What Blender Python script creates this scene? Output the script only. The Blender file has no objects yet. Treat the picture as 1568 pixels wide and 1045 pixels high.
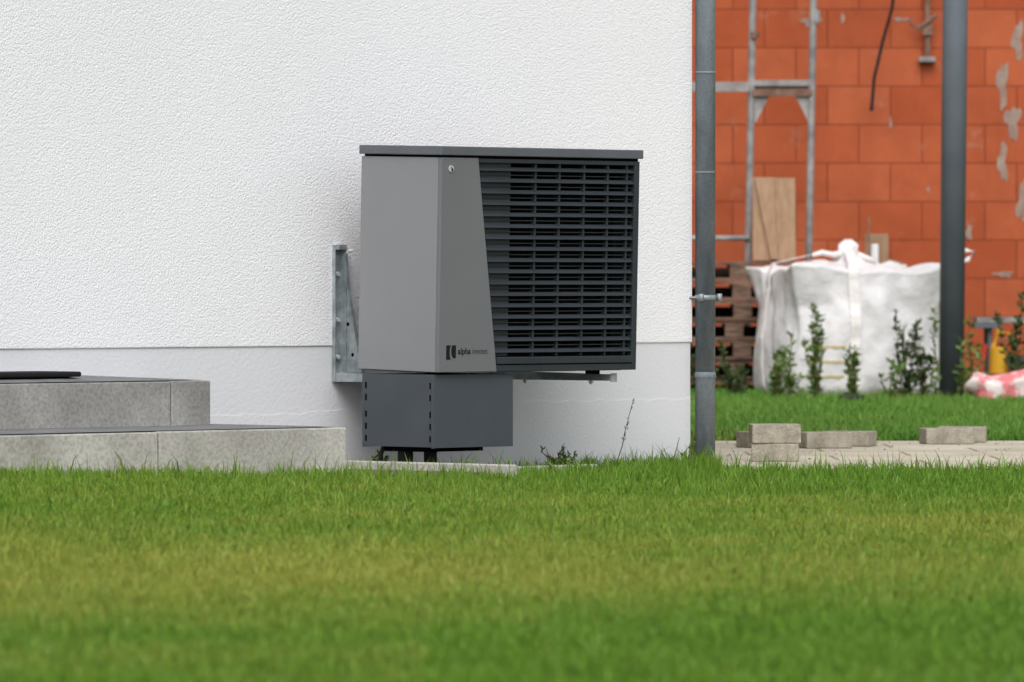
import bpy, bmesh, math, random
import numpy as np
from mathutils import Matrix, Vector, noise
random.seed(4); rng=np.random.default_rng(7)
S=bpy.context.scene
COL=S.collection
TH=math.radians(46.5)
# ------------------------------------------------------------ helpers
def lin(r,g,b,k=1.0):
    f=lambda c:(c/255/12.92 if c/255<=.04045 else ((c/255+.055)/1.055)**2.4)*k
    return (f(r),f(g),f(b),1)
def mat(name,c1,c2=None,scale=5,rough=.7,metal=0,bump=0,bscale=60,bdist=.01,detail=5,stretch=(1,1,1),spec=.3,lo=.35,hi=.65,fine=0,fscale=150):
    m=bpy.data.materials.new(name); m.use_nodes=True
    nt=m.node_tree; N=nt.nodes; L=nt.links
    b=N['Principled BSDF']; b.inputs['Roughness'].default_value=rough; b.inputs['Metallic'].default_value=metal
    b.inputs['Specular IOR Level'].default_value=spec
    b.inputs['Base Color'].default_value=c1
    tc=N.new('ShaderNodeTexCoord'); mp=N.new('ShaderNodeMapping'); mp.inputs['Scale'].default_value=stretch
    L.new(tc.outputs['Object'],mp.inputs['Vector'])
    if c2:
        n=N.new('ShaderNodeTexNoise'); n.inputs['Scale'].default_value=scale; n.inputs['Detail'].default_value=detail
        n.inputs['Roughness'].default_value=.6
        L.new(mp.outputs['Vector'],n.inputs['Vector'])
        r=N.new('ShaderNodeValToRGB'); r.color_ramp.elements[0].position=lo; r.color_ramp.elements[1].position=hi
        r.color_ramp.elements[0].color=c1; r.color_ramp.elements[1].color=c2
        L.new(n.outputs['Fac'],r.inputs['Fac']); L.new(r.outputs['Color'],b.inputs['Base Color'])
        if fine:
            n=N.new('ShaderNodeTexNoise'); n.inputs['Scale'].default_value=fscale; n.inputs['Detail'].default_value=4
            L.new(tc.outputs['Object'],n.inputs['Vector'])
            r2=N.new('ShaderNodeValToRGB'); r2.color_ramp.elements[0].position=.33; r2.color_ramp.elements[1].position=.6
            q=1-fine; r2.color_ramp.elements[0].color=(q,q,q,1); r2.color_ramp.elements[1].color=(1,1,1,1)
            L.new(n.outputs['Fac'],r2.inputs['Fac'])
            mx=N.new('ShaderNodeMix'); mx.data_type='RGBA'; mx.blend_type='MULTIPLY'; mx.inputs[0].default_value=1
            L.new(r.outputs['Color'],mx.inputs[6]); L.new(r2.outputs['Color'],mx.inputs[7]); L.new(mx.outputs[2],b.inputs['Base Color'])
    if bump:
        n=N.new('ShaderNodeTexNoise'); n.inputs['Scale'].default_value=bscale; n.inputs['Detail'].default_value=4
        L.new(mp.outputs['Vector'],n.inputs['Vector'])
        bp=N.new('ShaderNodeBump'); bp.inputs['Strength'].default_value=bump; bp.inputs['Distance'].default_value=bdist
        L.new(n.outputs['Fac'],bp.inputs['Height']); L.new(bp.outputs['Normal'],b.inputs['Normal'])
    return m
def empty(name,M):
    e=bpy.data.objects.new(name,None); COL.objects.link(e); e.empty_display_size=.2
    e.matrix_basis=M
    return e
def attach(o,p,M):
    if p is not None:
        o.parent=p; o.matrix_parent_inverse=p.matrix_basis.inverted()
    o.matrix_basis=M
class MB:
    def __init__(s): s.v=[];s.f=[];s.m=[];s.mats=[]
    def mi(s,m):
        if m not in s.mats: s.mats.append(m)
        return s.mats.index(m)
    def raw(s,vs,fs,m,T=None):
        o=len(s.v); i=s.mi(m)
        for v in vs: s.v.append(tuple(T@Vector(v)) if T else tuple(v))
        for f in fs: s.f.append([o+k for k in f]); s.m.append(i)
    def box(s,x0,x1,y0,y1,z0,z1,m,T=None):
        s.raw([(x0,y0,z0),(x1,y0,z0),(x1,y1,z0),(x0,y1,z0),(x0,y0,z1),(x1,y0,z1),(x1,y1,z1),(x0,y1,z1)],
              [(0,3,2,1),(4,5,6,7),(0,1,5,4),(1,2,6,5),(2,3,7,6),(3,0,4,7)],m,T)
    def prism_xz(s,poly,y0,y1,m,T=None):   # poly counter-clockwise seen from -y
        n=len(poly)
        vs=[(x,y0,z) for x,z in poly]+[(x,y1,z) for x,z in poly]
        fs=[list(range(n)),list(range(2*n-1,n-1,-1))]
        for i in range(n):
            j=(i+1)%n; fs.append([i,i+n,j+n,j])
        s.raw(vs,fs,m,T)
    def prism_yz(s,poly,x0,x1,m,T=None):
        n=len(poly)
        vs=[(x0,y,z) for y,z in poly]+[(x1,y,z) for y,z in poly]
        fs=[list(range(n-1,-1,-1)),list(range(n,2*n))]
        for i in range(n):
            j=(i+1)%n; fs.append([i,j,j+n,i+n])
        s.raw(vs,fs,m,T)
    def tube(s,pts,r,m,n=10,cap=True):
        pts=[Vector(p) for p in pts]; R=r if isinstance(r,(list,tuple)) else [r]*len(pts)
        vs=[];fs=[]
        for i,p in enumerate(pts):
            d=(pts[min(i+1,len(pts)-1)]-pts[max(i-1,0)]).normalized()
            a=d.orthogonal().normalized() if abs(d.z)<.9 else Vector((1,0,0))
            a=(a-d*a.dot(d)).normalized(); b=d.cross(a)
            for k in range(n):
                t=2*math.pi*k/n; vs.append(p+a*math.cos(t)*R[i]+b*math.sin(t)*R[i])
        for i in range(len(pts)-1):
            for k in range(n):
                fs.append((i*n+k,i*n+(k+1)%n,(i+1)*n+(k+1)%n,(i+1)*n+k))
        if cap:
            fs.append(list(range(n-1,-1,-1))); fs.append([(len(pts)-1)*n+k for k in range(n)])
        s.raw(vs,fs,m)
    def obj(s,name,parent=None,M=Matrix(),bevel=0,smooth=False,seg=2):
        me=bpy.data.meshes.new(name); me.from_pydata([tuple(v) for v in s.v],[],s.f)
        for m in s.mats: me.materials.append(m)
        me.polygons.foreach_set('material_index',s.m)
        me.update(); me.validate()
        if smooth: me.polygons.foreach_set('use_smooth',[True]*len(me.polygons))
        o=bpy.data.objects.new(name,me); COL.objects.link(o); attach(o,parent,M)
        if bevel:
            b=o.modifiers.new('bevel','BEVEL'); b.width=bevel; b.segments=seg; b.limit_method='ANGLE'; b.angle_limit=math.radians(40)
        return o
def sm(t): t=np.clip(t,0,1); return t*t*(3-2*t)
def gz(x,y):   # gentle rise of the lawn towards the entrance steps
    return .085*sm((-np.asarray(x,float)+.25)/2.6)*sm((np.asarray(y,float)-20)/7)*(1-sm((np.asarray(y,float)-33)/3))

# ------------------------------------------------------------ materials
def stucco(name,col,strength,dist,s1):
    m=bpy.data.materials.new(name); m.use_nodes=True; N=m.node_tree.nodes; L=m.node_tree.links
    b=N['Principled BSDF']; b.inputs['Roughness'].default_value=.95; b.inputs['Specular IOR Level'].default_value=.1
    tc=N.new('ShaderNodeTexCoord')
    n1=N.new('ShaderNodeTexNoise'); n1.inputs['Scale'].default_value=s1; n1.inputs['Detail'].default_value=3; n1.inputs['Roughness'].default_value=.6
    v=N.new('ShaderNodeTexVoronoi'); v.inputs['Scale'].default_value=s1*.9; v.feature='F1'
    L.new(tc.outputs['Object'],n1.inputs['Vector']); L.new(tc.outputs['Object'],v.inputs['Vector'])
    a=N.new('ShaderNodeMath'); a.operation='MULTIPLY_ADD'; a.inputs[1].default_value=-.6
    L.new(v.outputs['Distance'],a.inputs[0]); L.new(n1.outputs['Fac'],a.inputs[2])
    bp=N.new('ShaderNodeBump'); bp.inputs['Strength'].default_value=strength; bp.inputs['Distance'].default_value=dist
    L.new(a.outputs[0],bp.inputs['Height']); L.new(bp.outputs['Normal'],b.inputs['Normal'])
    n2=N.new('ShaderNodeTexNoise'); n2.inputs['Scale'].default_value=1.1; n2.inputs['Detail'].default_value=5
    L.new(tc.outputs['Object'],n2.inputs['Vector'])
    r=N.new('ShaderNodeValToRGB'); r.color_ramp.elements[0].position=.3; r.color_ramp.elements[1].position=.7
    r.color_ramp.elements[0].color=tuple(c*.965 for c in col[:3])+(1,); r.color_ramp.elements[1].color=col
    L.new(n2.outputs['Fac'],r.inputs['Fac']); L.new(r.outputs['Color'],b.inputs['Base Color'])
    return m
M_wall=stucco('white_stucco',(.86,.865,.895,1),.85,.0037,110)
M_plinth=stucco('plinth_render',(.70,.71,.745,1),.45,.0028,65)
M_conc=mat('concrete',lin(162,159,151),lin(200,197,190),2.5,.9,bump=.5,bscale=130,bdist=.003,detail=10,lo=.3,hi=.7,fine=.28,fscale=60)
M_conc2=mat('concrete_dark',lin(132,131,128),lin(168,167,163),3,.9,bump=.5,bscale=130,bdist=.003,detail=10,lo=.3,hi=.7,fine=.28,fscale=60)
M_tile=mat('dark_tile',lin(96,98,101),lin(118,119,121),9,.7,bump=.2)
M_mat=mat('rubber_mat',lin(25,25,27),rough=.9)
M_panel_lit=mat('panel_grey_lit',lin(130,131,134),lin(135,136,139),1.5,.6,bump=.04,bscale=900,bdist=.0005,spec=.3)  # side panel: grey lightened in the colour so this face reads as better lit
M_panel_shaded=mat('panel_grey_shaded',lin(108,110,113),lin(112,114,117),1.5,.6,bump=.04,bscale=900,bdist=.0005,spec=.3)  # front panel: grey darkened in the colour as the less lit face
M_lid=mat('lid_grey',lin(88,92,97),lin(96,100,105),4,.55,spec=.3)
M_slat=mat('slat_grey',lin(43,49,54),lin(49,55,60),4,.5,spec=.35)
M_rib=mat('rib_backing',lin(74,80,86),rough=.55)
M_black=mat('hollow_shade_black',(.004,.004,.005,1),rough=.9,spec=.05)  # near-black that paints the shade inside hollows, gaps and openings
M_dgrey=mat('anthracite_sheet',lin(64,70,77),lin(70,76,83),3,.5,spec=.4,bump=.04,bscale=900,bdist=.0005)
M_print=mat('print_black',(.006,.006,.007,1),rough=.5)
M_galv=mat('galvanised',lin(125,134,138),lin(170,178,181),14,.5,.35,detail=6)
M_pipe=mat('zinc_pipe',lin(96,105,113),lin(132,140,146),5,.65,.1,detail=9,stretch=(1,1,.3),lo=.4,hi=.62,fine=.18,fscale=90)
M_steel=mat('chrome',lin(225,225,225),rough=.35,metal=.5)
M_rust=mat('rusty_steel',lin(112,84,72),lin(142,114,100),12,.8,.1)
M_scaf=mat('scaffold_steel',lin(124,122,122),lin(165,162,160),8,.65,.15,detail=7)
M_wood=mat('weathered_wood',lin(84,64,55),lin(140,114,98),6,.9,detail=8,stretch=(1,1,6))
M_gap_shade=mat('pallet_gap_shade',lin(42,34,30),lin(60,48,42),6,.9)  # dark brown that paints the shade between pallet boards
M_board=mat('plywood_board',lin(146,116,90),lin(164,134,108),4,.8,stretch=(6,6,1))
M_post=mat('anthracite_post',lin(92,99,106),lin(100,107,114),3,.6)
M_cable=mat('cable_black',(.012,.012,.013,1),rough=.6)
M_paver=mat('paver_block',lin(136,130,118),lin(172,165,150),14,.95,bump=.7,bscale=90,bdist=.004,detail=9,fine=.25,fscale=120)
M_soil=mat('soil_gravel',lin(70,62,50),lin(120,112,98),25,.98,bump=.8,bscale=90,bdist=.01,detail=9)

def paving_mat():
    m=mat('paving_stone',lin(182,173,155),lin(210,202,186),1.6,.92,bump=.35,bscale=70,bdist=.003,detail=8,fine=.12,fscale=60)
    N=m.node_tree.nodes; L=m.node_tree.links; b=N['Principled BSDF']
    tc=N.new('ShaderNodeTexCoord'); br=N.new('ShaderNodeTexBrick')
    br.inputs['Scale'].default_value=1; br.inputs['Brick Width'].default_value=.8; br.inputs['Row Height'].default_value=.8
    br.inputs['Mortar Size'].default_value=.012; br.offset=.5
    br.inputs['Color1'].default_value=(1,1,1,1); br.inputs['Color2'].default_value=(.88,.87,.85,1); br.inputs['Mortar'].default_value=(.5,.46,.4,1)
    L.new(tc.outputs['Object'],br.inputs['Vector'])
    mx=N.new('ShaderNodeMix'); mx.data_type='RGBA'; mx.blend_type='MULTIPLY'; mx.inputs[0].default_value=1
    src=b.inputs['Base Color'].links[0].from_socket
    L.new(src,mx.inputs[6]); L.new(br.outputs['Color'],mx.inputs[7]); L.new(mx.outputs[2],b.inputs['Base Color'])
    return m
M_pave=paving_mat()
def brick_mat():
    m=bpy.data.materials.new('clay_block'); m.use_nodes=True; N=m.node_tree.nodes; L=m.node_tree.links
    b=N['Principled BSDF']; b.inputs['Roughness'].default_value=.92; b.inputs['Specular IOR Level'].default_value=.15
    tc=N.new('ShaderNodeTexCoord'); sp=N.new('ShaderNodeSeparateXYZ'); cb=N.new('ShaderNodeCombineXYZ')
    ad=N.new('ShaderNodeMath'); ad.operation='ADD'
    L.new(tc.outputs['Object'],sp.inputs[0]); L.new(sp.outputs['X'],ad.inputs[0]); L.new(sp.outputs['Y'],ad.inputs[1])
    L.new(ad.outputs[0],cb.inputs['X']); L.new(sp.outputs['Z'],cb.inputs['Y'])
    br=N.new('ShaderNodeTexBrick'); br.inputs['Scale'].default_value=1; br.inputs['Brick Width'].default_value=.5; br.inputs['Row Height'].default_value=.305
    br.inputs['Mortar Size'].default_value=.006; br.inputs['Mortar Smooth'].default_value=.4; br.inputs['Bias'].default_value=-.1
    br.inputs['Color1'].default_value=lin(192,103,68); br.inputs['Color2'].default_value=lin(178,88,55); br.inputs['Mortar'].default_value=lin(140,70,48)
    L.new(cb.outputs[0],br.inputs['Vector'])
    n=N.new('ShaderNodeTexNoise'); n.inputs['Scale'].default_value=1.4; n.inputs['Detail'].default_value=9; n.inputs['Roughness'].default_value=.68
    L.new(tc.outputs['Object'],n.inputs['Vector'])
    r=N.new('ShaderNodeValToRGB'); r.color_ramp.elements[0].position=.3; r.color_ramp.elements[1].position=.7
    r.color_ramp.elements[0].color=(.66,.62,.62,1); r.color_ramp.elements[1].color=(1.0,1.0,1.0,1)
    L.new(n.outputs['Fac'],r.inputs['Fac'])
    mx=N.new('ShaderNodeMix'); mx.data_type='RGBA'; mx.blend_type='MULTIPLY'; mx.inputs[0].default_value=1
    L.new(br.outputs['Color'],mx.inputs[6]); L.new(r.outputs['Color'],mx.inputs[7])
    n3=N.new('ShaderNodeTexNoise'); n3.inputs['Scale'].default_value=3.2; n3.inputs['Detail'].default_value=9; n3.inputs['Roughness'].default_value=.75
    L.new(cb.outputs[0],n3.inputs['Vector'])
    r3=N.new('ShaderNodeValToRGB'); r3.color_ramp.elements[0].position=.58; r3.color_ramp.elements[1].position=.75
    r3.color_ramp.elements[0].color=(0,0,0,1); r3.color_ramp.elements[1].color=(.5,.5,.5,1)
    L.new(n3.outputs['Fac'],r3.inputs['Fac'])
    m4=N.new('ShaderNodeMix'); m4.data_type='RGBA'; m4.inputs[7].default_value=lin(176,138,118)
    L.new(r3.outputs['Color'],m4.inputs[0]); L.new(mx.outputs[2],m4.inputs[6])
    L.new(m4.outputs[2],b.inputs['Base Color'])
    w=N.new('ShaderNodeTexWave'); w.inputs['Scale'].default_value=14; w.bands_direction='X'
    L.new(cb.outputs[0],w.inputs['Vector'])
    a=N.new('ShaderNodeMath'); a.operation='MULTIPLY_ADD'; a.inputs[1].default_value=-2.0
    L.new(br.outputs['Fac'],a.inputs[0]); L.new(w.outputs['Fac'],a.inputs[2])
    bp=N.new('ShaderNodeBump'); bp.inputs['Strength'].default_value=.5; bp.inputs['Distance'].default_value=.003
    L.new(a.outputs[0],bp.inputs['Height']); L.new(bp.outputs['Normal'],b.inputs['Normal'])
    return m
M_brick=brick_mat()
M_mortar=mat('mortar_smear',lin(140,116,104),lin(165,145,134),9,.95,bump=.6,bscale=50,bdist=.006)

def grass_mat(name,g1,g2,y1,tipc):
    m=bpy.data.materials.new(name); m.use_nodes=True; N=m.node_tree.nodes; L=m.node_tree.links
    b=N['Principled BSDF']; b.inputs['Roughness'].default_value=.5; b.inputs['Specular IOR Level'].default_value=.3
    at=N.new('ShaderNodeAttribute'); at.attribute_name='rnd'
    ah=N.new('ShaderNodeAttribute'); ah.attribute_name='hgt'
    ay=N.new('ShaderNodeAttribute'); ay.attribute_name='dry'
    m1=N.new('ShaderNodeMix'); m1.data_type='RGBA'; m1.inputs[6].default_value=g1; m1.inputs[7].default_value=g2
    L.new(at.outputs['Fac'],m1.inputs[0])
    m2=N.new('ShaderNodeMix'); m2.data_type='RGBA'; m2.inputs[7].default_value=y1
    L.new(ay.outputs['Fac'],m2.inputs[0]); L.new(m1.outputs[2],m2.inputs[6])
    m3=N.new('ShaderNodeMix'); m3.data_type='RGBA'; m3.inputs[7].default_value=tipc
    mm=N.new('ShaderNodeMath'); mm.operation='MULTIPLY'; mm.inputs[1].default_value=.5
    L.new(ah.outputs['Fac'],mm.inputs[0]); L.new(mm.outputs[0],m3.inputs[0]); L.new(m2.outputs[2],m3.inputs[6])
    L.new(m3.outputs[2],b.inputs['Base Color'])
    tr=N.new('ShaderNodeBsdfTranslucent'); L.new(m3.outputs[2],tr.inputs['Color'])
    ms=N.new('ShaderNodeMixShader'); ms.inputs[0].default_value=.3
    L.new(b.outputs[0],ms.inputs[1]); L.new(tr.outputs[0],ms.inputs[2]); L.new(ms.outputs[0],N['Material Output'].inputs['Surface'])
    return m
M_grass=grass_mat('lawn_blades',lin(42,92,14),lin(110,152,42),lin(166,158,74),lin(126,162,58))
M_grass2=grass_mat('lawn_blades_far',lin(42,94,22),lin(104,156,54),lin(145,150,78),lin(126,174,76))
M_ground=mat('ground_turf',lin(52,66,20),lin(84,92,36),9,.98,bump=.8,bscale=60,bdist=.02,detail=9)
M_leaf=mat('shrub_leaf',lin(62,92,36),lin(110,138,64),30,.5,spec=.35)
M_leafd=mat('shrub_leaf_dark',lin(34,58,24),lin(62,88,40),30,.5,spec=.35)
M_stem=mat('stem',lin(95,75,55),rough=.8)
M_weed=mat('weed_stem',lin(70,75,40),lin(100,88,50),20,.7)

# ------------------------------------------------------------ ground (one sheet to the horizon)
gx=np.concatenate([[-1500,-300,-60,-15],np.arange(-8,8.01,.25),[15,60,300,1500]])
gy=np.concatenate([[-1500,-200,0,10],np.arange(16,40.01,.5),[60,300,1500]])
X,Y=np.meshgrid(gx,gy); Z=gz(X,Y); nx=len(gx)
g=MB(); g.raw([(float(a),float(b_),float(c)) for a,b_,c in zip(X.ravel(),Y.ravel(),Z.ravel())],
  [(j*nx+i,j*nx+i+1,(j+1)*nx+i+1,(j+1)*nx+i) for j in range(len(gy)-1) for i in range(nx-1)],M_ground); g.obj('ground',smooth=True)

# ------------------------------------------------------------ white house
W0=Vector((-.903,30.54,0)); HM=Matrix.Translation(W0)@Matrix.Rotation(TH,4,'Z')
hs=empty('white_house',HM)
CX=2.583
b=MB(); b.box(-8.5,CX,0,8,.60,4.6,M_wall); b.obj('rendered_wall',hs,HM,bevel=.005)
b=MB(); b.box(-8.48,CX-.008,.007,7.98,-.2,.62,M_plinth)
n=60; xs=[-.9+(CX-.010+.9)*i/n for i in range(n+1)]
top=[.325+.004*math.sin(i*1.7)+.004*random.random()+(-.035*float(sm((.6-x)/.8))) for i,x in enumerate(xs)]
poly=[(xs[0],-.1),(xs[-1],-.1)]+[(xs[i],top[i]) for i in range(n,-1,-1)]
b.prism_xz(poly,.0045,.03,M_plinth)
b.obj('plinth',hs,HM)
M_roof=mat('roof_tile',lin(70,68,68),lin(90,88,86),8,.8)
b=MB(); b.prism_yz([(-.3,4.55),(8.3,4.55),(4,7.2)],-8.7,CX+.2,M_roof); b.obj('roof',hs,HM)
b=MB(); b.box(-4.6,-3.5,-.03,.05,.52,2.55,M_dgrey); b.box(-4.48,-3.62,-.045,-.02,.56,2.45,M_slat); b.tube([(-3.72,-.09,1.2),(-3.72,-.09,1.8)],.015,M_steel); b.obj('door',hs,HM,bevel=.004)

# downpipe
dx,dy=2.635,-.037
b=MB()
b.tube([(dx,dy,.455),(dx,dy,4.6)],.0485,M_pipe,32)
b.tube([(dx,dy,-.1),(dx,dy,.425),(dx,dy,.43),(dx,dy,.45),(dx,dy,.456)],[.0485,.0485,.052,.052,.049],M_pipe,32)
b.tube([(dx,dy,1.418),(dx,dy,1.43)],.0493,M_pipe,32)
b.tube([(dx,dy,1.90),(dx,dy,1.915)],.0491,M_pipe,32)
b.tube([(dx,dy,.805),(dx,dy,.83)],.0525,M_galv,32)
b.box(dx-.075,dx-.055,dy-.04,dy-.025,.8,.836,M_galv)
b.box(dx+.03,dx+.05,dy-.065,dy-.045,.8,.836,M_galv)
b.tube([(dx-.02,dy-.01,.817),(CX-.07,.05,.817)],.006,M_galv,8)
o=b.obj('downpipe',None,HM)
for p in o.data.polygons: p.use_smooth=len(p.vertices)==4 and abs(p.normal.z)<.5

# concrete steps (house frame)
st=empty('concrete_steps',HM)
b=MB(); Y1=-1.115; z1=.26
b.box(-2.03,-.911,Y1,.003,-.1,z1,M_conc); b.obj('lower_block',st,HM,bevel=.006)
b=MB(); b.box(-4.2,-2.036,Y1+.004,.003,-.1,z1-.002,M_conc); b.obj('lower_block_b',st,HM,bevel=.006)
b=MB(); Y2=-.45; z2=.46
b.box(-1.325,-1.091,Y2,.002,z1,z2,M_conc2); b.obj('upper_block',st,HM,bevel=.005)
b=MB(); b.box(-4.0,-1.331,Y2+.003,.002,z1,z2-.002,M_conc2); b.obj('upper_block_b',st,HM,bevel=.005)
b=MB(); b.raw([(-4.0,Y2+.02,z2+.002),(-1.12,Y2+.02,z2+.003),(-1.12,.0,z2+.004),(-4,.0,z2+.09),(-2.05,0,z2+.045)],[(0,1,4,3),(1,2,4)],M_tile)
b.raw([(-4.1,Y1+.03,z1+.003),(-.93,Y1+.03,z1+.004),(-.93,.0,z1+.004),(-4.1,.0,z1+.003)],[(0,1,2,3)],M_tile)
b.obj('tile_topping',st,HM)
b=MB(); b.box(-2.5,-1.75,-.33,-.06,z2+.022,z2+.045,M_mat); b.obj('doormat',None,HM,bevel=.008)

# kerb + gravel strip
b=MB(); b.box(-.03,.03,-1.25,.003,-.1,.082,M_conc); b.box(.034,1.2,-.66,-.61,-.1,.05,M_conc); b.obj('kerb_stone',None,HM,bevel=.006)
b=MB(); b.box(.03,1.25,-.6,.003,-.1,.03,M_soil); b.box(-.91,-.03,-1.1,.003,-.1,.045,M_soil); b.obj('gravel_bed',None,HM)

# ------------------------------------------------------------ heat pump
C=Vector((-.334,30.0,.487))
PM0=Matrix.Translation(C)@Matrix.Rotation(TH,4,'Z')
PM=PM0@Matrix.Rotation(math.radians(1.43),4,'X')
hp=empty('heat_pump',PM)
L_,D_=1.32,.505
def slx(z): return .383+(.238-.383)*z/.965
b=MB(); b.box(-.012,L_+.012,-.012,D_+.005,.976,1.017,M_lid); b.obj('lid',hp,PM,bevel=.004)
b=MB(); b.box(.008,L_-.006,.006,D_-.012,.962,.978,M_black); b.obj('lid_gap_shade',hp,PM)  # black filler painting the shaded gap under the lid
b=MB(); b.box(0,.014,.020,D_,0,.966,M_panel_lit); b.obj('side_panel',hp,PM,bevel=.003)
b=MB(); b.prism_xz([(0,0),(slx(0),0),(slx(.966),.966),(0,.966)],-.003,.0185,M_panel_shaded); b.obj('front_panel',hp,PM,bevel=.003)
b=MB()
b.box(.02,L_-.03,.13,D_-.003,.008,.963,M_black)
b.box(.02,.47,.05,.129,.008,.963,M_black)
b.obj('fan_chamber',hp,PM)
b=MB()
b.prism_xz([(slx(.07)+.004,.07),(.480,.07),(.480,.95),(slx(.95)+.004,.95)],.026,.045,M_rib)
b.obj('ribbed_backing',hp,PM)
b=MB()
b.box(L_-.034,L_-.0,.0,D_-.002,.0,.964,M_slat)
b.prism_xz([(slx(.945)+.003,.945),(L_-.0345,.945),(L_-.0345,.964),(slx(.964)+.003,.964)],.0,.03,M_slat)
b.prism_xz([(slx(0)+.004,0),(L_-.0345,0),(L_-.0345,.030),(slx(.03)+.004,.03)],-.002,.13,M_slat)
b.prism_xz([(slx(.033)+.004,.034),(L_-.0345,.034),(L_-.0345,.066),(slx(.066)+.004,.066)],-.008,.13,M_slat)
b.box(.02,L_-.035,.06,D_-.01,-.004,.006,M_slat)
b.obj('grille_frame',hp,PM,bevel=.003)
b=MB(); NS=17; pit=(.945-.070)/NS
for i in range(NS):
    zc=.070+pit*(i+.5)
    x0=slx(zc)+.006; x1=L_-.036
    b.prism_yz([(.000,zc-.009),(.003,zc-.011),(.021,zc+.006),(.018,zc+.008)],x0,x1,M_slat)
    z5=zc+.024
    if z5<.94: b.prism_yz([(.016,z5-.003),(.026,z5-.003),(.026,z5+.0012),(.016,z5+.0012)],slx(z5)+.006,x1,M_slat)
b.obj('grille_slats',hp,PM)
b=MB()
for x in (.63,.79,.955,1.115,1.245):
    b.box(x-.006,x+.006,.010,.034,.07,.945,M_slat)
b.obj('grille_bars',hp,PM)
b=MB(); b.tube([(.060,-.003,.915),(.060,-.007,.915)],.0155,M_steel,24); b.prism_xz([(.060,.902),(.068,.906),(.0715,.915),(.064,.918),(.056,.925),(.060,.912)],-.0085,-.0068,M_print); b.obj('lock',hp,PM)
b=MB()
b.prism_xz([(.050,.058),(.078,.058),(.073,.075),(.0715,.09),(.073,.105),(.078,.122),(.050,.122)],-.0042,-.003,M_print)
b.prism_xz([(.087,.122),(.083,.106),(.082,.09),(.086,.076),(.094,.064),(.112,.064),(.112,.122)],-.0042,-.003,M_print)
b.obj('emblem',hp,PM)
def text(s,x0,x1,z,size,off,name):
    c=bpy.data.curves.new(name,'FONT'); c.body=s; c.size=size; c.extrude=.0004; c.offset=off
    c.materials.append(M_print)
    o=bpy.data.objects.new(name,c); COL.objects.link(o)
    bpy.context.view_layer.update(); w=o.dimensions.x
    attach(o,hp,PM@Matrix.Translation((x0,-.0038,z))@Matrix.Rotation(math.pi/2,4,'X')@Matrix.Diagonal(((x1-x0)/w,1,1,1)))
text('alpha',.125,.208,.082,.040,.0006,'lettering_bold')
text('innotec',.218,.318,.082,.040,-.0006,'lettering_light')
# pipe cover below
b=MB(); zt,zb=-.010,-.34
cx0,cx1,cy0,cy1=-.0,.513,.02,.477
t=.003
b.box(cx0,cx1,cy0,cy0+t,zb,zt,M_dgrey); b.box(cx1-t,cx1,cy0+t,cy1,zb,zt,M_dgrey)
b.box(cx0,cx0+t,cy0+t+.001,cy1,zb+.003,zt,M_dgrey); b.box(cx0+t,cx1-t,cy1-t,cy1,zb,zt,M_dgrey)
b.box(cx0-.006,cx0,cy0+.0,cy0+.016,zb-.002,zt,M_dgrey)
b.box(cx0+.01,cx1-.01,cy0+.01,cy1-.01,zt-.012,zt-.002,M_black)  # black sheet in place of the shadow line between cover and casing
for yy in (.045,.452):
    for zz in (-.06,-.115,-.19,-.245,-.30):
        b.box(cx0-.0025,cx0-.0002,yy-.005,yy+.005,zz-.014,zz+.014,M_black)
b.obj('pipe_cover',hp,PM0,bevel=.0012)
b=MB()
b.tube([(.10,.30,-.06),(.10,.30,-.5)],.035,M_cable,16); b.tube([(.18,.22,-.06),(.18,.22,-.5)],.03,M_cable,16)
b.tube([(.06,.38,-.3),(.04,.40,-.38),(.06,.42,-.5)],.010,M_cable,10)
b.box(.05,.42,.12,.40,-.36,-.30,M_black)  # black block standing for the shaded opening under the cover
b.obj('connection_pipes',hp,PM0)

# wall brackets
def bracket(t,ln):
    e=empty('wall_bracket',HM)
    T=Matrix.Translation((t,0,0)); b=MB()
    z0,z1=.437,1.062
    b.box(-.024,.024,-.006,0,z0,z1,M_galv,T)
    b.box(-.026,-.0225,-.020,0,z0,z1,M_galv,T); b.box(.0225,.026,-.042,0,z0,z1-.0,M_galv,T)
    b.box(-.024,.026,-.045,0,z1-.02,z1+.002,M_galv,T)
    b.prism_yz([(-.018,z1-.07),(-.045,z1-.04),(-.062,.86),(-.155,.478),(-.024,.478),(-.014,.6)],.0265,.030,M_galv,T)
    b.prism_yz([(-.045,z1-.04),(-.048,z1-.04),(-.065,.86),(-.158,.478),(-.155,.478),(-.062,.86)],.006,.0262,M_galv,T)
    for zz in (.93,.72,.55):
        b.tube([(t-.004,-.006,zz),(t-.004,-.022,zz)],.011,M_steel,6)
        b.tube([(t-.004,-.006,zz),(t-.004,-.009,zz)],.018,M_galv,12)
    for (yy,zz) in ((-.033,.86),(-.05,.70),(-.08,.56)):
        b.tube([(t+.0262,yy,zz),(t+.0255,yy,zz)],.009,M_black,12)
    b.tube([(t+.020,-.058,1.035),(t+.035,-.07,1.035)],.009,M_steel,6)
    b.obj('rail',e,HM,bevel=.0008)
    b=MB()
    b.prism_yz([(0,.437),(0,.478),(-ln,.466),(-ln,.437)],-.022,-.019,M_galv,T)
    b.prism_yz([(0,.437),(0,.478),(-ln,.466),(-ln,.437)],.019,.022,M_galv,T)
    b.box(-.019,.019,-ln,0,.437,.440,M_galv,T)
    b.box(-.021,.021,-ln-.005,-ln-.001,.432,.472,M_galv,T)
    for q in (ln-.14,.20):
        b.tube([(t,-q,.42),(t,-q,.475)],.006,M_steel,8); b.tube([(t,-q,.425),(t,-q,.435)],.012,M_steel,6)
    b.box(-.018,.018,-.66,-.60,.466,.484,M_mat,T)
    b.obj('arm',e,HM,bevel=.001)
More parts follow.
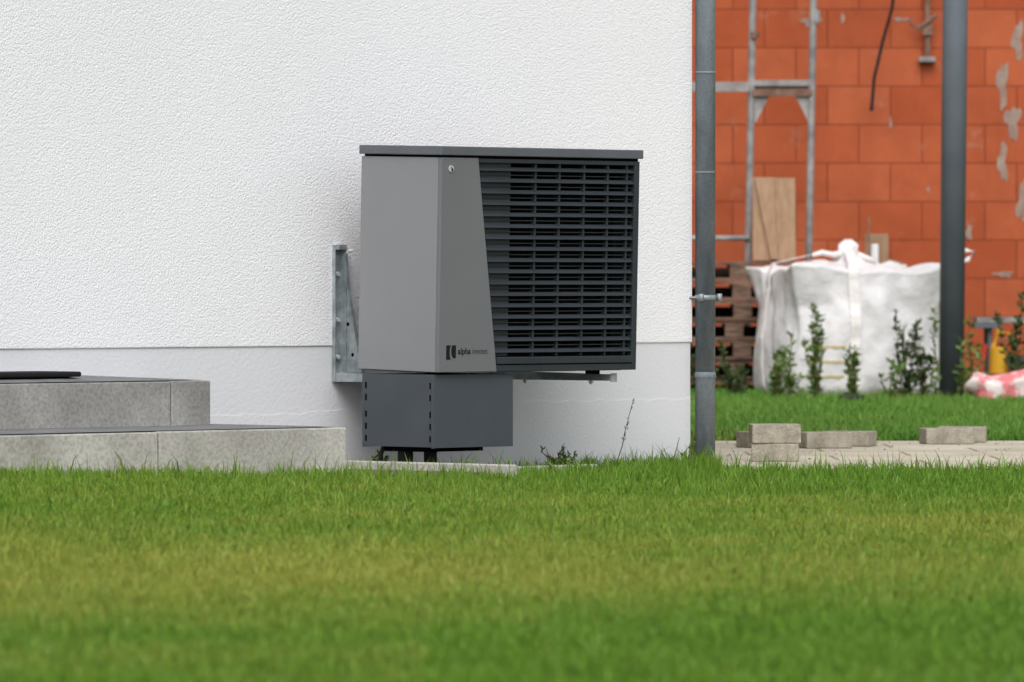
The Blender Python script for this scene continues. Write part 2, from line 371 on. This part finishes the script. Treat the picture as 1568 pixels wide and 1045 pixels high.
bracket(.141,.69); bracket(1.19,.76)

# ------------------------------------------------------------ paving + loose pavers
b=MB(); b.box(1.0,8,30.95,36.7,-.05,.02,M_pave); b.obj('paving',bevel=.004)
M0=Matrix.Translation((1.282,32.55,.02)); e=empty('paver_stack',M0)
b=MB(); b.box(-.115,.115,-.1,.12,0,.088,M_paver,Matrix.Rotation(-.05,4,'Z')); b.obj('paver_bottom',e,M0,bevel=.006,seg=3)
b=MB(); b.box(-.12,.118,-.1,.12,.089,.182,M_paver,Matrix.Rotation(.04,4,'Z')); b.obj('paver_top',e,M0,bevel=.006,seg=3)
for (x,y,w,d,h,r) in [(1.64,35.1,.125,.1,.085,.25),(1.79,35.5,.13,.09,.08,-.3),(2.34,36.0,.13,.11,.085,.12),(2.45,36.35,.13,.1,.085,-.1),(1.33,35.2,.12,.1,.085,.4)]:
    b=MB(); b.box(-w,w,-d,d,0,h,M_paver,Matrix.Rotation(r,4,'Z')); b.obj('paver',None,Matrix.Translation((x,y,.021)),bevel=.006,seg=3)
b=MB()
for i in range(190):
    x=random.uniform(1.05,3.6); y=31+5.6*random.random()**.6; s=random.uniform(.003,.009)*(1 if random.random()<.93 else 2.2)
    vs=[(x+s*random.uniform(.6,1.2)*math.cos(a),y+s*math.sin(a),.021) for a in (0,1.5,3.1,4.6)]+[(x,y,.021+s*random.uniform(.6,1))]
    b.raw(vs,[(0,1,4),(1,2,4),(2,3,4),(3,0,4)],random.choice([M_soil,M_paver,M_paver]))
b.obj('gravel_crumbs')

# ------------------------------------------------------------ brick house
BY=53.0
BM=Matrix.Translation((0,BY,0)); bh=empty('brick_house',BM)
b=MB(); b.box(-5,6.5,0,8,-.2,6.0,M_brick); b.box(7.9,12,0,8,-.2,6,M_brick); b.box(6.5,7.9,0.003,8,-.2,1.0,M_brick); b.box(6.5,7.9,.003,8,2.3,6,M_brick); b.box(6.5,7.9,.25,.3,1,2.3,M_black); b.obj('walls',bh,BM)
b=MB(); b.prism_yz([(-.4,6.0),(8.4,6.0),(4,8.6)],-5.3,12.3,M_roof); b.obj('roof',bh,BM)
b=MB()
def smear(x,z,w,h):
    n=26; vs=[]; p1,p2=random.uniform(0,6),random.uniform(0,6)
    for k in range(n):
        a=2*math.pi*k/n; q=1+.25*math.sin(3*a+p1)+.18*math.sin(5*a+p2)+random.uniform(-.12,.12)
        vs.append((x+w/2*math.cos(a)*q,-.005,z+h/2*math.sin(a)*q))
    vs2=[(v[0],.002,v[2]) for v in vs]
    b.raw(vs+vs2,[list(range(n))]+[[i,i+n,(i+1)%n+n,(i+1)%n] for i in range(n)],M_mortar)
def pxx(x,d=BY): return (x-784)/10235*d
for (x,z,w,h) in [(3.89,2.46,.08,.36),(3.97,2.16,.11,.26),(3.89,1.84,.07,.30),(4.01,2.80,.08,.30),(4.05,1.52,.09,.30),(2.37,2.95,.16,.06),(2.95,1.05,.26,.04),(3.62,1.28,.05,.12),(2.18,1.22,.12,.10),(3.9,.95,.14,.05),(3.45,1.8,.03,.08),(2.62,2.98,.03,.08),(3.0,2.15,.02,.1),(3.08,2.97,.12,.03),(3.3,1.62,.02,.05)]:
    smear(x,z,w,h)
b.obj('mortar_smears',bh,BM)

b=MB(); b.tube([(3.05,BY-.25,3.5),(3.0,BY-.22,3.05),(2.93,BY-.2,2.8),(2.86,BY-.2,2.5),(2.843,BY-.2,2.3),(2.838,BY-.2,2.24)],[.013]*5+[.018],M_cable,10); b.obj('hanging_cable')
b=MB()
b.box(3.27,3.31,BY-.08,BY-.05,2.66,3.4,M_rust); b.box(3.22,3.35,BY-.09,BY-.002,2.63,2.67,M_scaf)
b.tube([(3.29,BY-.1,2.94),(3.2,BY-.1,2.90),(3.16,BY-.1,2.92),(3.155,BY-.1,2.97)],.014,M_rust); b.tube([(3.2,BY-.1,2.88),(3.36,BY-.1,3.0)],.016,M_rust)
b.box(3.25,3.33,BY-.1,BY-.06,2.84,2.93,M_rust)
b.obj('wall_hook',bevel=.004)

# ------------------------------------------------------------ scaffold
SY=51.9
b=MB()
for x in (1.815,2.285):
    b.tube([(x,SY,0),(x+.085,SY,4.8)],.028,M_scaf,14)
    b.box(x-.07,x+.07,SY-.07,SY+.07,0,.01,M_scaf)
for x in (-.4,):
    b.tube([(x,SY,0),(x+.085,SY,4.8)],.028,M_scaf,14)
b.box(1.86,2.33,SY-.03,SY+.03,2.33,2.38,M_rust)
b.box(1.86,2.33,SY-.03,SY+.03,2.41,2.455,M_scaf); b.box(1.87,2.32,SY-.005,SY+.005,2.38,2.41,M_rust)
b.box(-.4,1.84,SY-.05,SY-.01,2.365,2.44,M_scaf)
b.tube([(-.4,SY-.03,1.22),(1.84,SY-.03,1.23)],.022,M_scaf,12)
for s,x in ((1,1.875),(-1,2.32)):
    b.prism_xz([(x,2.33),(x,2.13),(x+s*.02,2.13),(x+s*.12,2.33)] if s>0 else [(x,2.33),(x-.12,2.33),(x-.02,2.13),(x,2.13)],SY-.004,SY+.004,M_scaf)
b.tube([(2.36,SY,2.9),(2.36,SY,3.0)],.034,M_scaf); b.tube([(1.885,SY-.02,2.78),(1.885,SY-.02,2.83)],.036,M_rust)
b.obj('scaffold',bevel=.002)

# pallets
b=MB()
for k in range(7):
    z=.0+k*.15; ox=random.uniform(-.04,.04); oy=random.uniform(-.03,.03)
    x0=1.15+ox; x1=2.32+ox; y0=50.85+oy; xm=1.66+ox
    for i in range(3):
        yy=y0+i*.33; b.box(x0,x1,yy,yy+.1,z,z+.02,M_wood)
        for xx in (x0,xm,x1-.14): b.box(xx,xx+.14,yy+.004,yy+.096,z+.021,z+.10,M_wood)
    b.box(x0+.01,x1-.01,y0+.36,y0+.40,z+.022,z+.099,M_gap_shade)  # added dark filler, keeps the gaps in the stack looking shaded
    for xx in (x0,xm,x1-.14): b.box(xx,xx+.14,y0,y0+.78,z+.101,z+.121,M_wood)
    for i in range(5):
        yy=y0+i*.17; b.box(x0,x1,yy,yy+.12,z+.122,z+.143,M_wood)
b.obj('pallet_stack',bevel=.002)
b=MB(); R_=Matrix.Rotation(-.25,4,'X')
b.box(-.165,.165,-.015,.015,0,.66,M_board,R_); b.prism_xz([(-.03,.0),(.02,0),(-.0,.655),(-.15,.655)],-.05,-.02,M_board,R_)
b.obj('wooden_board',None,Matrix.Translation((2.02,51.45,1.05)),bevel=.003)
b=MB(); b.box(2.72,2.9,51.5,51.54,.85,1.26,M_board); b.tube([(2.79,51.4,.85),(2.79,51.4,1.18)],.03,M_wall); b.box(2.735,2.75,51.4,51.44,1.2,1.39,M_rust); b.box(2.6,3.1,51.35,51.6,.0,.85,M_wood); b.obj('timber_offcuts',bevel=.003)

b=MB(); b.tube([(3.212,48.9,-.05),(3.262,48.9,5.0)],.092,M_post,40); b.tube([(3.212,48.9,0),(3.212,48.9,.012)],.13,M_post,40)
o=b.obj('steel_post')
for p in o.data.polygons: p.use_smooth=len(p.vertices)==4

# ------------------------------------------------------------ big bag
M_bag=mat('woven_bag',(.74,.73,.735,1),(.66,.64,.645,1),5,.6,bump=.5,bscale=9,bdist=.04,detail=5,spec=.25)
M_strap=mat('bag_strap',(.83,.80,.78,1),(.76,.71,.69,1),20,.7)
M_yel=mat('bag_print_yellow',lin(205,185,110),rough=.7)
BC=Matrix.Translation((2.52,50.1,0))@Matrix.Rotation(math.radians(14),4,'Z')
bagE=empty('bulk_bag',BC)
H=1.0
def crum(p,s):      # ridged crumple noise -> sharp folds
    v=0;a=1
    for k in range(3):
        v+=a*(1-abs(noise.noise(p*s+Vector((k*7.1,3.3,1.7))))*2.2); s*=1.9; a*=.5
    return v/1.75-.45
def side(u,z,fi):
    t=z/H
    o=.06*(1-u*u)*math.sin(min(1,t*1.02)*math.pi)
    p=Vector((u*.6,fi*5.0,z*.55)); q=Vector((u*1.6+z*.9,fi*5.0,z*.5-u*.3))
    o+=.040*crum(p,2.6)+.030*crum(q,2.3)*(.4+t)
    return o
def boxpt(fi,u,z):
    t=z/H
    hw=.575+.02*math.sin(t*5+1)+.10*max(0,t-.70)/.30*(abs(u)**3) -.04*max(0,.10-t)/.10
    o=side(u,z,fi); c_r=1-.08*abs(u)**6
    ear=(.03 if (fi==0 and u<0) else .02)
    p=Vector((u*hw*(1-.02*abs(u)**4), -(hw*c_r+o), z+ (ear*abs(u)**4-.04*(1-u*u)*(1+.4*math.sin(3*u+fi))+.015*math.sin(7*u+fi*2))*max(0,t-.6)/.4))
    return Matrix.Rotation(fi*math.pi/2,3,'Z')@p
NU,NZ=56,56
b=MB(); vs=[];fs=[];per=4*NU
for j in range(NZ+1):
    z=H*j/NZ
    for fi in range(4):
        for k in range(NU): vs.append(boxpt(fi,-1+2*k/NU,z))
for j in range(NZ+1):
    ring=[vs[j*per+i].copy() for i in range(per)]
    for it in range(3):
        ring=[(ring[i-1]+ring[i]*2+ring[(i+1)%per])/4 for i in range(per)]
    for i in range(per): vs[j*per+i]=ring[i]
rim=[v.copy() for v in vs[NZ*per:]]
NT=34
for j in range(1,NT+1):
    w=j/NT
    for i in range(per):
        a=2*math.pi*i/per
        q=rim[i]*(1-w)
        zt=rim[i].z*(1-w)**1.6+ (1-(1-w)**1.6)*(H-.0)
        zt+= .16*(max(0,w-.74)/.26)**1.4
        env=math.sin(min(1,w*1.1)*math.pi)**.7 if w<.905 else .0
        zt+= env*(.05*crum(Vector((q.x,q.y,.3)),3.0)+.018*abs(math.sin(7*a+3*w))+.02*math.sin(2*a+1))
        d=Vector((q.x,q.y,0))
        if d.length<.045: d=Vector((math.cos(a+math.pi*1.25),math.sin(a+math.pi*1.25),0))*.045
        vs.append(Vector((d.x,d.y,zt)))
tot=NZ+NT
for j in range(tot):
    for i in range(per):
        fs.append((j*per+i,j*per+(i+1)%per,(j+1)*per+(i+1)%per,(j+1)*per+i))
b.raw(vs,fs,M_bag); o=b.obj('sack_body',bagE,BC,smooth=True)
b=MB()
for fi,u in ((0,-.24),(3,-.15)):
    R3=Matrix.Rotation(fi*math.pi/2,3,'Z'); n_=R3@Vector((0,-1,0)); sd=R3@Vector((1,0,0))
    pts=[]
    for z in np.linspace(.02,.96,34):
        m_=max(boxpt(fi,u+du,z).dot(n_) for du in (-.08,-.04,0,.04,.08)); p=boxpt(fi,u,z); p=p+n_*(m_-p.dot(n_)+.010); p.z=z; pts.append(p)
    q=pts[-1]; pts+= [Vector((q.x*.95,q.y*.95,1.03)),Vector((q.x*.5,q.y*.5,1.09)),Vector((0,0,1.13))]
    vs=[];fs=[]
    for p in pts:
        vs+=[p-sd*.04,p+sd*.04,p+sd*.04-n_*.012,p-sd*.04-n_*.012]
    for i in range(len(pts)-1):
        for k in range(4): fs.append((4*i+k,4*i+(k+1)%4,4*i+4+(k+1)%4,4*i+4+k))
    b.raw(vs,fs,M_strap)
b.obj('lifting_straps',bagE,BC)
b=MB()
for k in range(7):
    a=k*.9; b.tube([(0,0,1.04),(.045*math.cos(a),.045*math.sin(a),1.11),(.05*math.cos(a+.5),.045*math.sin(a+.5),1.16),(.015*math.cos(a),.015*math.sin(a),1.20)],[.045,.035,.03,.015],M_strap,10)
b.tube([(-.02,0,1.11),(-.12,-.03,1.09),(-.22,-.05,1.11),(-.30,-.08,1.09)],[.03,.022,.02,.015],M_strap,8)
b.tube([(.02,0,1.11),(.12,-.03,1.07),(.2,-.05,1.04)],[.03,.025,.02],M_strap,8)
b.tube([(.62,.0,.97),(.8,.0,1.0),(.95,.02,1.06),(1.0,.02,1.12),(.93,.02,1.13),(.8,.02,1.08)],.017,M_strap,8)
b.obj('knot',bagE,BC,smooth=True)
b=MB()
for z in (.41,.30,.19):
    lo=[];hi=[]
    for u in np.linspace(-.86,-.36,30):
        p=boxpt(0,u,z-.007); lo.append((p.x,p.y-.008,z-.007)); p=boxpt(0,u,z+.007); hi.append((p.x,p.y-.008,z+.007))
    n=len(lo); b.raw(lo+hi,[(i,i+1,n+i+1,n+i) for i in range(n-1)],M_yel)
b.obj('printed_bands',bagE,BC)

# ------------------------------------------------------------ right-hand clutter
b=MB(); b.box(3.52,4.7,50.6,51.1,.58,.62,M_scaf); b.box(3.5,3.7,50.58,51.12,.54,.577,M_post)
for x in (3.62,4.6):
    for y in (50.65,51.02): b.tube([(x,y,0),(x,y,.58)],.018,M_post)
b.obj('work_table',bevel=.003)
M_yt=mat('tool_yellow',lin(205,155,40),rough=.5); M_rt=mat('tool_red',lin(180,50,38),rough=.5)
b=MB(); b.tube([(3.66,50.3,.20),(3.66,50.3,.40)],[.075,.065],M_yt,16); b.tube([(3.62,50.3,.40),(3.66,50.3,.52),(3.76,50.3,.50),(3.78,50.3,.36)],.022,M_yt); b.box(3.56,3.84,50.2,50.42,0,.19,M_rt); b.tube([(3.5,50.25,.0),(3.56,50.3,.42)],.02,M_rt); b.tube([(3.72,50.2,.27),(3.88,50.2,.31)],.035,M_slat)
b.obj('plate_compactor',bevel=.006)
M_pk=mat('cement_bag_paper',lin(215,120,125),lin(225,212,208),5,.8,lo=.44,hi=.54,bump=.6,bscale=25,bdist=.02)
vs=[];fs=[];n1,n2=20,32
for i in range(n1+1):
    for k in range(n2):
        ph=math.pi*i/n1; a=2*math.pi*k/n2
        x=math.sin(ph)*math.cos(a); y=math.sin(ph)*math.sin(a); z=math.cos(ph)
        f=lambda q:math.copysign(abs(q)**.65,q)
        r=1+.06*math.sin(5*a+3*ph)+.05*math.sin(9*ph+2*a)
        vs.append((f(x)*.34*r,f(y)*.2*r,.12+f(z)*.12*r+.03*math.sin(3*x*2)))
for i in range(n1):
    for k in range(n2): fs.append((i*n2+k,(i+1)*n2+k,(i+1)*n2+(k+1)%n2,i*n2+(k+1)%n2))
b=MB(); b.raw(vs,fs,M_pk); b.obj('cement_bag',None,Matrix.Translation((3.62,48.0,0)),smooth=True)
b=MB()
b.tube([(2.28,46.8,.06),(2.34,46.8,.085),(2.42,46.8,.07),(2.47,46.8,.08)],[.02,.035,.03,.015],M_cable,10); b.obj('work_glove',smooth=True)

# ------------------------------------------------------------ plants
def leaf(b,p,d,ln,w,m):
    d=d.normalized(); s=d.cross(Vector((random.gauss(0,1),random.gauss(0,1),random.gauss(0,1)))).normalized()*w
    n=s.cross(d).normalized()*ln*.12
    b.raw([p,p+d*ln*.45+s-n,p+d*ln,p+d*ln*.45-s-n],[(0,1,2),(0,2,3)],m)
def shrub(x,y,h,spread,nst,m,den=1.0,ll=.05,name='shrub'):
    b=MB()
    for k in range(nst):
        a=random.uniform(0,6.28); r=random.uniform(0,spread)
        hh=h*(1 if k==0 else random.uniform(.5,.9))
        base=Vector((random.gauss(0,.02),random.gauss(0,.02),0)); tip=Vector((r*math.cos(a),r*math.sin(a),hh))
        pts=[base.lerp(tip,t)+Vector((random.gauss(0,.008),random.gauss(0,.008),0))+Vector((tip.x,tip.y,0))*(.15*math.sin(t*math.pi)) for t in np.linspace(0,1,7)]
        b.tube(pts,[.006,.0055,.005,.0045,.004,.003,.002],M_stem,5)
        nl=int(hh*75*den)
        for i in range(nl):
            t=random.uniform(.12,1); j=min(int(t*6),5); p=pts[j].lerp(pts[j+1],t*6-j)
            d=Vector((random.gauss(0,1),random.gauss(0,1),random.uniform(.1,1.5)))
            leaf(b,p,d,ll*random.uniform(.6,1.2),ll*.24,m)
    b.obj(name,None,Matrix.Translation((x,y,float(gz(x,y)))))
for (px,y,h,sp,n,m,den) in [(1192,48.7,.52,.16,7,M_leaf,1.2),(1250,48.9,.74,.14,6,M_leaf,1.1),(1304,48.6,.45,.12,6,M_leaf,1.2),(1385,48.5,.70,.20,8,M_leafd,1.1),(1412,48.4,.50,.14,5,M_leafd,1.1),(1482,48.6,.62,.12,5,M_leaf,.9),(1552,48.2,.80,.15,7,M_leafd,1.2),(1215,48.3,.36,.14,5,M_leaf,1.1),(1365,48.2,.33,.12,4,M_leaf,1),(1500,48.0,.38,.1,3,M_leaf,1),(1427,48.0,.72,.04,1,M_leaf,.9)]:
    shrub(pxx(px,y),y,h,sp,n,m,den,.058)
shrub(1.68,49.4,.42,.22,9,M_leafd,1.2,.06); shrub(1.42,49.6,.50,.22,8,M_leafd,1.2,.06)
def hw(t,p,z=0): return HM@Vector((t,-p,z))
w=hw(1.75,.25)
b=MB(); b.tube([(0,0,0),(.04,0,.12),(.05,0,.18),(.09,0,.33)],[.003,.0025,.002,.0015],M_weed,5)
for q in range(16): 
    t=random.random(); leaf(b,Vector((.04+.05*t,0,.12+.21*t)),Vector((random.uniform(-1,1),0,1)),.02,.003,M_weed)
b.obj('tall_weed',None,Matrix.Translation(w))
w=hw(2.2,.2)
b=MB(); b.tube([(0,0,0),(.03,0,.09),(.045,0,.15)],[.003,.0025,.0015],M_weed,5); b.tube([(0,0,0),(-.01,0,.04),(-.03,0,.1)],.002,M_weed,5)
b.obj('tall_weed',None,Matrix.Translation(w))
w=hw(1.35,.3); shrub(w.x,w.y,.13,.10,9,M_leaf,1.8,.024,'weed'); w=hw(2.3,.22); shrub(w.x,w.y,.11,.06,6,M_leaf,2,.022,'weed')
w=hw(.6,.9); shrub(w.x,w.y,.08,.06,4,M_leaf,2,.025,'weed'); w=hw(.35,.1); shrub(w.x,w.y,.10,.08,6,M_leafd,2.5,.03,'weed')

# ------------------------------------------------------------ lawn blades
def nz(x,y,s,seed):
    r=np.random.default_rng(seed); o=np.zeros_like(x)
    for k in range(7):
        a=r.uniform(0,6.28); f=s*r.uniform(.5,1.9); o+=np.sin((x*math.cos(a)+y*math.sin(a))*f+r.uniform(0,6.28)+1.3*np.sin((x*math.sin(a)-y*math.cos(a))*f*.7))
    return o/7*1.6
def lawn(name,x,y,h,wd,dry,m):
    n=len(x); z0=gz(x,y)
    ang=rng.uniform(0,2*np.pi,n); la=rng.uniform(0,2*np.pi,n); lk=np.abs(rng.normal(.0,.42,n))+.05
    cx,sx=np.cos(ang)*wd,np.sin(ang)*wd
    lx,ly=np.cos(la)*lk*h,np.sin(la)*lk*h
    V=np.zeros((n,5,3),np.float32)
    V[:,0]=np.stack([x-cx,y-sx,z0-.004],1); V[:,1]=np.stack([x+cx,y+sx,z0-.004],1)
    V[:,2]=np.stack([x-cx*.85+lx*.35,y-sx*.85+ly*.35,z0+h*.58],1); V[:,3]=np.stack([x+cx*.85+lx*.35,y+sx*.85+ly*.35,z0+h*.58],1)
    V[:,4]=np.stack([x+lx,y+ly,z0+h*(1-.25*lk)],1)
    T=np.array([0,1,3,0,3,2,2,3,4],np.int32)[None,:]+(np.arange(n,dtype=np.int32)*5)[:,None]
    me=bpy.data.meshes.new(name); me.vertices.add(n*5); me.vertices.foreach_set('co',V.ravel())
    me.loops.add(n*9); me.loops.foreach_set('vertex_index',T.ravel())
    me.polygons.add(n*3); me.polygons.foreach_set('loop_start',np.arange(n*3,dtype=np.int32)*3)
    me.update(calc_edges=True)
    for nm,val in (('rnd',np.repeat(rng.random(n),5)),('hgt',np.tile([0,0,.55,.55,1],n)),('dry',np.repeat(dry,5))):
        a=me.attributes.new(nm,'FLOAT','POINT'); a.data.foreach_set('value',val.astype(np.float32))
    me.materials.append(m); o=bpy.data.objects.new(name,me); COL.objects.link(o); return o
c_,s__=math.cos(TH),math.sin(TH)
def hl(x,y):
    X=x-W0.x; Y=y-W0.y
    return X*c_+Y*s__, X*s__-Y*c_      # t , p
N1=430000
y=rng.uniform(12,32.6,N1); x=rng.uniform(-1,1,N1)*(.09*y+.6)
t,p=hl(x,y)
ok=np.ones(N1,bool)
ok&=~((t<-.905)&(p<1.12)); ok&=~((t<0.035)&(p<1.26)&(t>-.035)); ok&=~((t<-.03)&(p<1.12)); ok&=~((t<1.25)&(t>0)&(p<.67)); ok&=(p>.004)
ok&=~((x>.99)&(y>30.93)); ok&=~((y>30.93)&(t>CX+.02))
x,y,t,p=x[ok],y[ok],t[ok],p[ok]; n=len(x)
dryn=nz(x,y,1.3,3)*.5+nz(x,y,5,5)*.45+nz(x,y,14,15)*.3
band=np.exp(-((y-20.8-.6*x)/3.6)**2)-.9*(x>-.2)*np.clip((18.5+x*1.2-y)/3,0,1)
dry=np.clip(.14+.50*band+.5*dryn+rng.normal(0,.2,n),0,.95)
edge=np.clip((y-(27.0+.35*x))/2.2,0,1)
dry*=1-.75*edge
clump=nz(x,y,45,21)
h=(.034+.012*nz(x,y,6,9)+.010*clump)*rng.uniform(.5,1.45,n)+(.022+.014*clump)*edge*rng.uniform(.2,1.5,n)
tall=(rng.random(n)<.07*edge+.004); h=np.where(tall,h*1.7+.014,h); h=np.clip(h,.012,.15)
lawn('front_lawn',x,y,h,rng.uniform(.0014,.0034,n),dry,M_grass)
N2=170000
y=36.75+(52.9-36.75)*rng.random(N2)**1.2; x=.5+rng.random(N2)*(.09*y+.9-.5)
dry=np.clip(.12+.35*nz(x,y,2,8)+rng.normal(0,.15,N2),0,.7)
h=(.07+.02*nz(x,y,4,12)+.03*nz(x,y,22,13))*rng.uniform(.5,1.4,N2)
lawn('back_lawn',x,y,np.clip(h,.02,.17),rng.uniform(.003,.006,N2),dry,M_grass2)

# ------------------------------------------------------------ light
W=bpy.data.worlds.new('World'); S.world=W; W.use_nodes=True; N=W.node_tree.nodes; L=W.node_tree.links
bg=N['Background']; sky=N.new('ShaderNodeTexSky'); sky.sky_type='NISHITA'; sky.sun_disc=False
SD=Vector((.02,-.80,.95)).normalized()
sky.sun_elevation=math.asin(SD.z); sky.sun_rotation=math.atan2(SD.x,SD.y); sky.air_density=1.0; sky.dust_density=4; sky.ozone_density=1
hsv=N.new('ShaderNodeHueSaturation'); hsv.inputs['Saturation'].default_value=.15; hsv.inputs['Value'].default_value=1.12
L.new(sky.outputs[0],hsv.inputs['Color']); L.new(hsv.outputs[0],bg.inputs['Color']); bg.inputs['Strength'].default_value=.15
sl=bpy.data.lights.new('sun','SUN'); sl.energy=1.5; sl.angle=math.radians(45); sl.color=(1,.985,.965)
so=bpy.data.objects.new('sun',sl); COL.objects.link(so); so.rotation_euler=SD.to_track_quat('Z','Y').to_euler(); so.location=(0,0,20)
S.view_settings.view_transform='Standard'; S.view_settings.look='None'; S.view_settings.exposure=0

# ------------------------------------------------------------ camera
cd=bpy.data.cameras.new('camera'); co=bpy.data.objects.new('camera',cd); COL.objects.link(co)
cd.sensor_width=36; cd.lens=235; cd.clip_end=4000; cd.clip_start=.1
co.location=(0,0,.9); co.rotation_euler=(math.radians(90-.518),0,0)
cd.dof.use_dof=True; cd.dof.focus_distance=30.2; cd.dof.aperture_fstop=5.6
S.camera=co
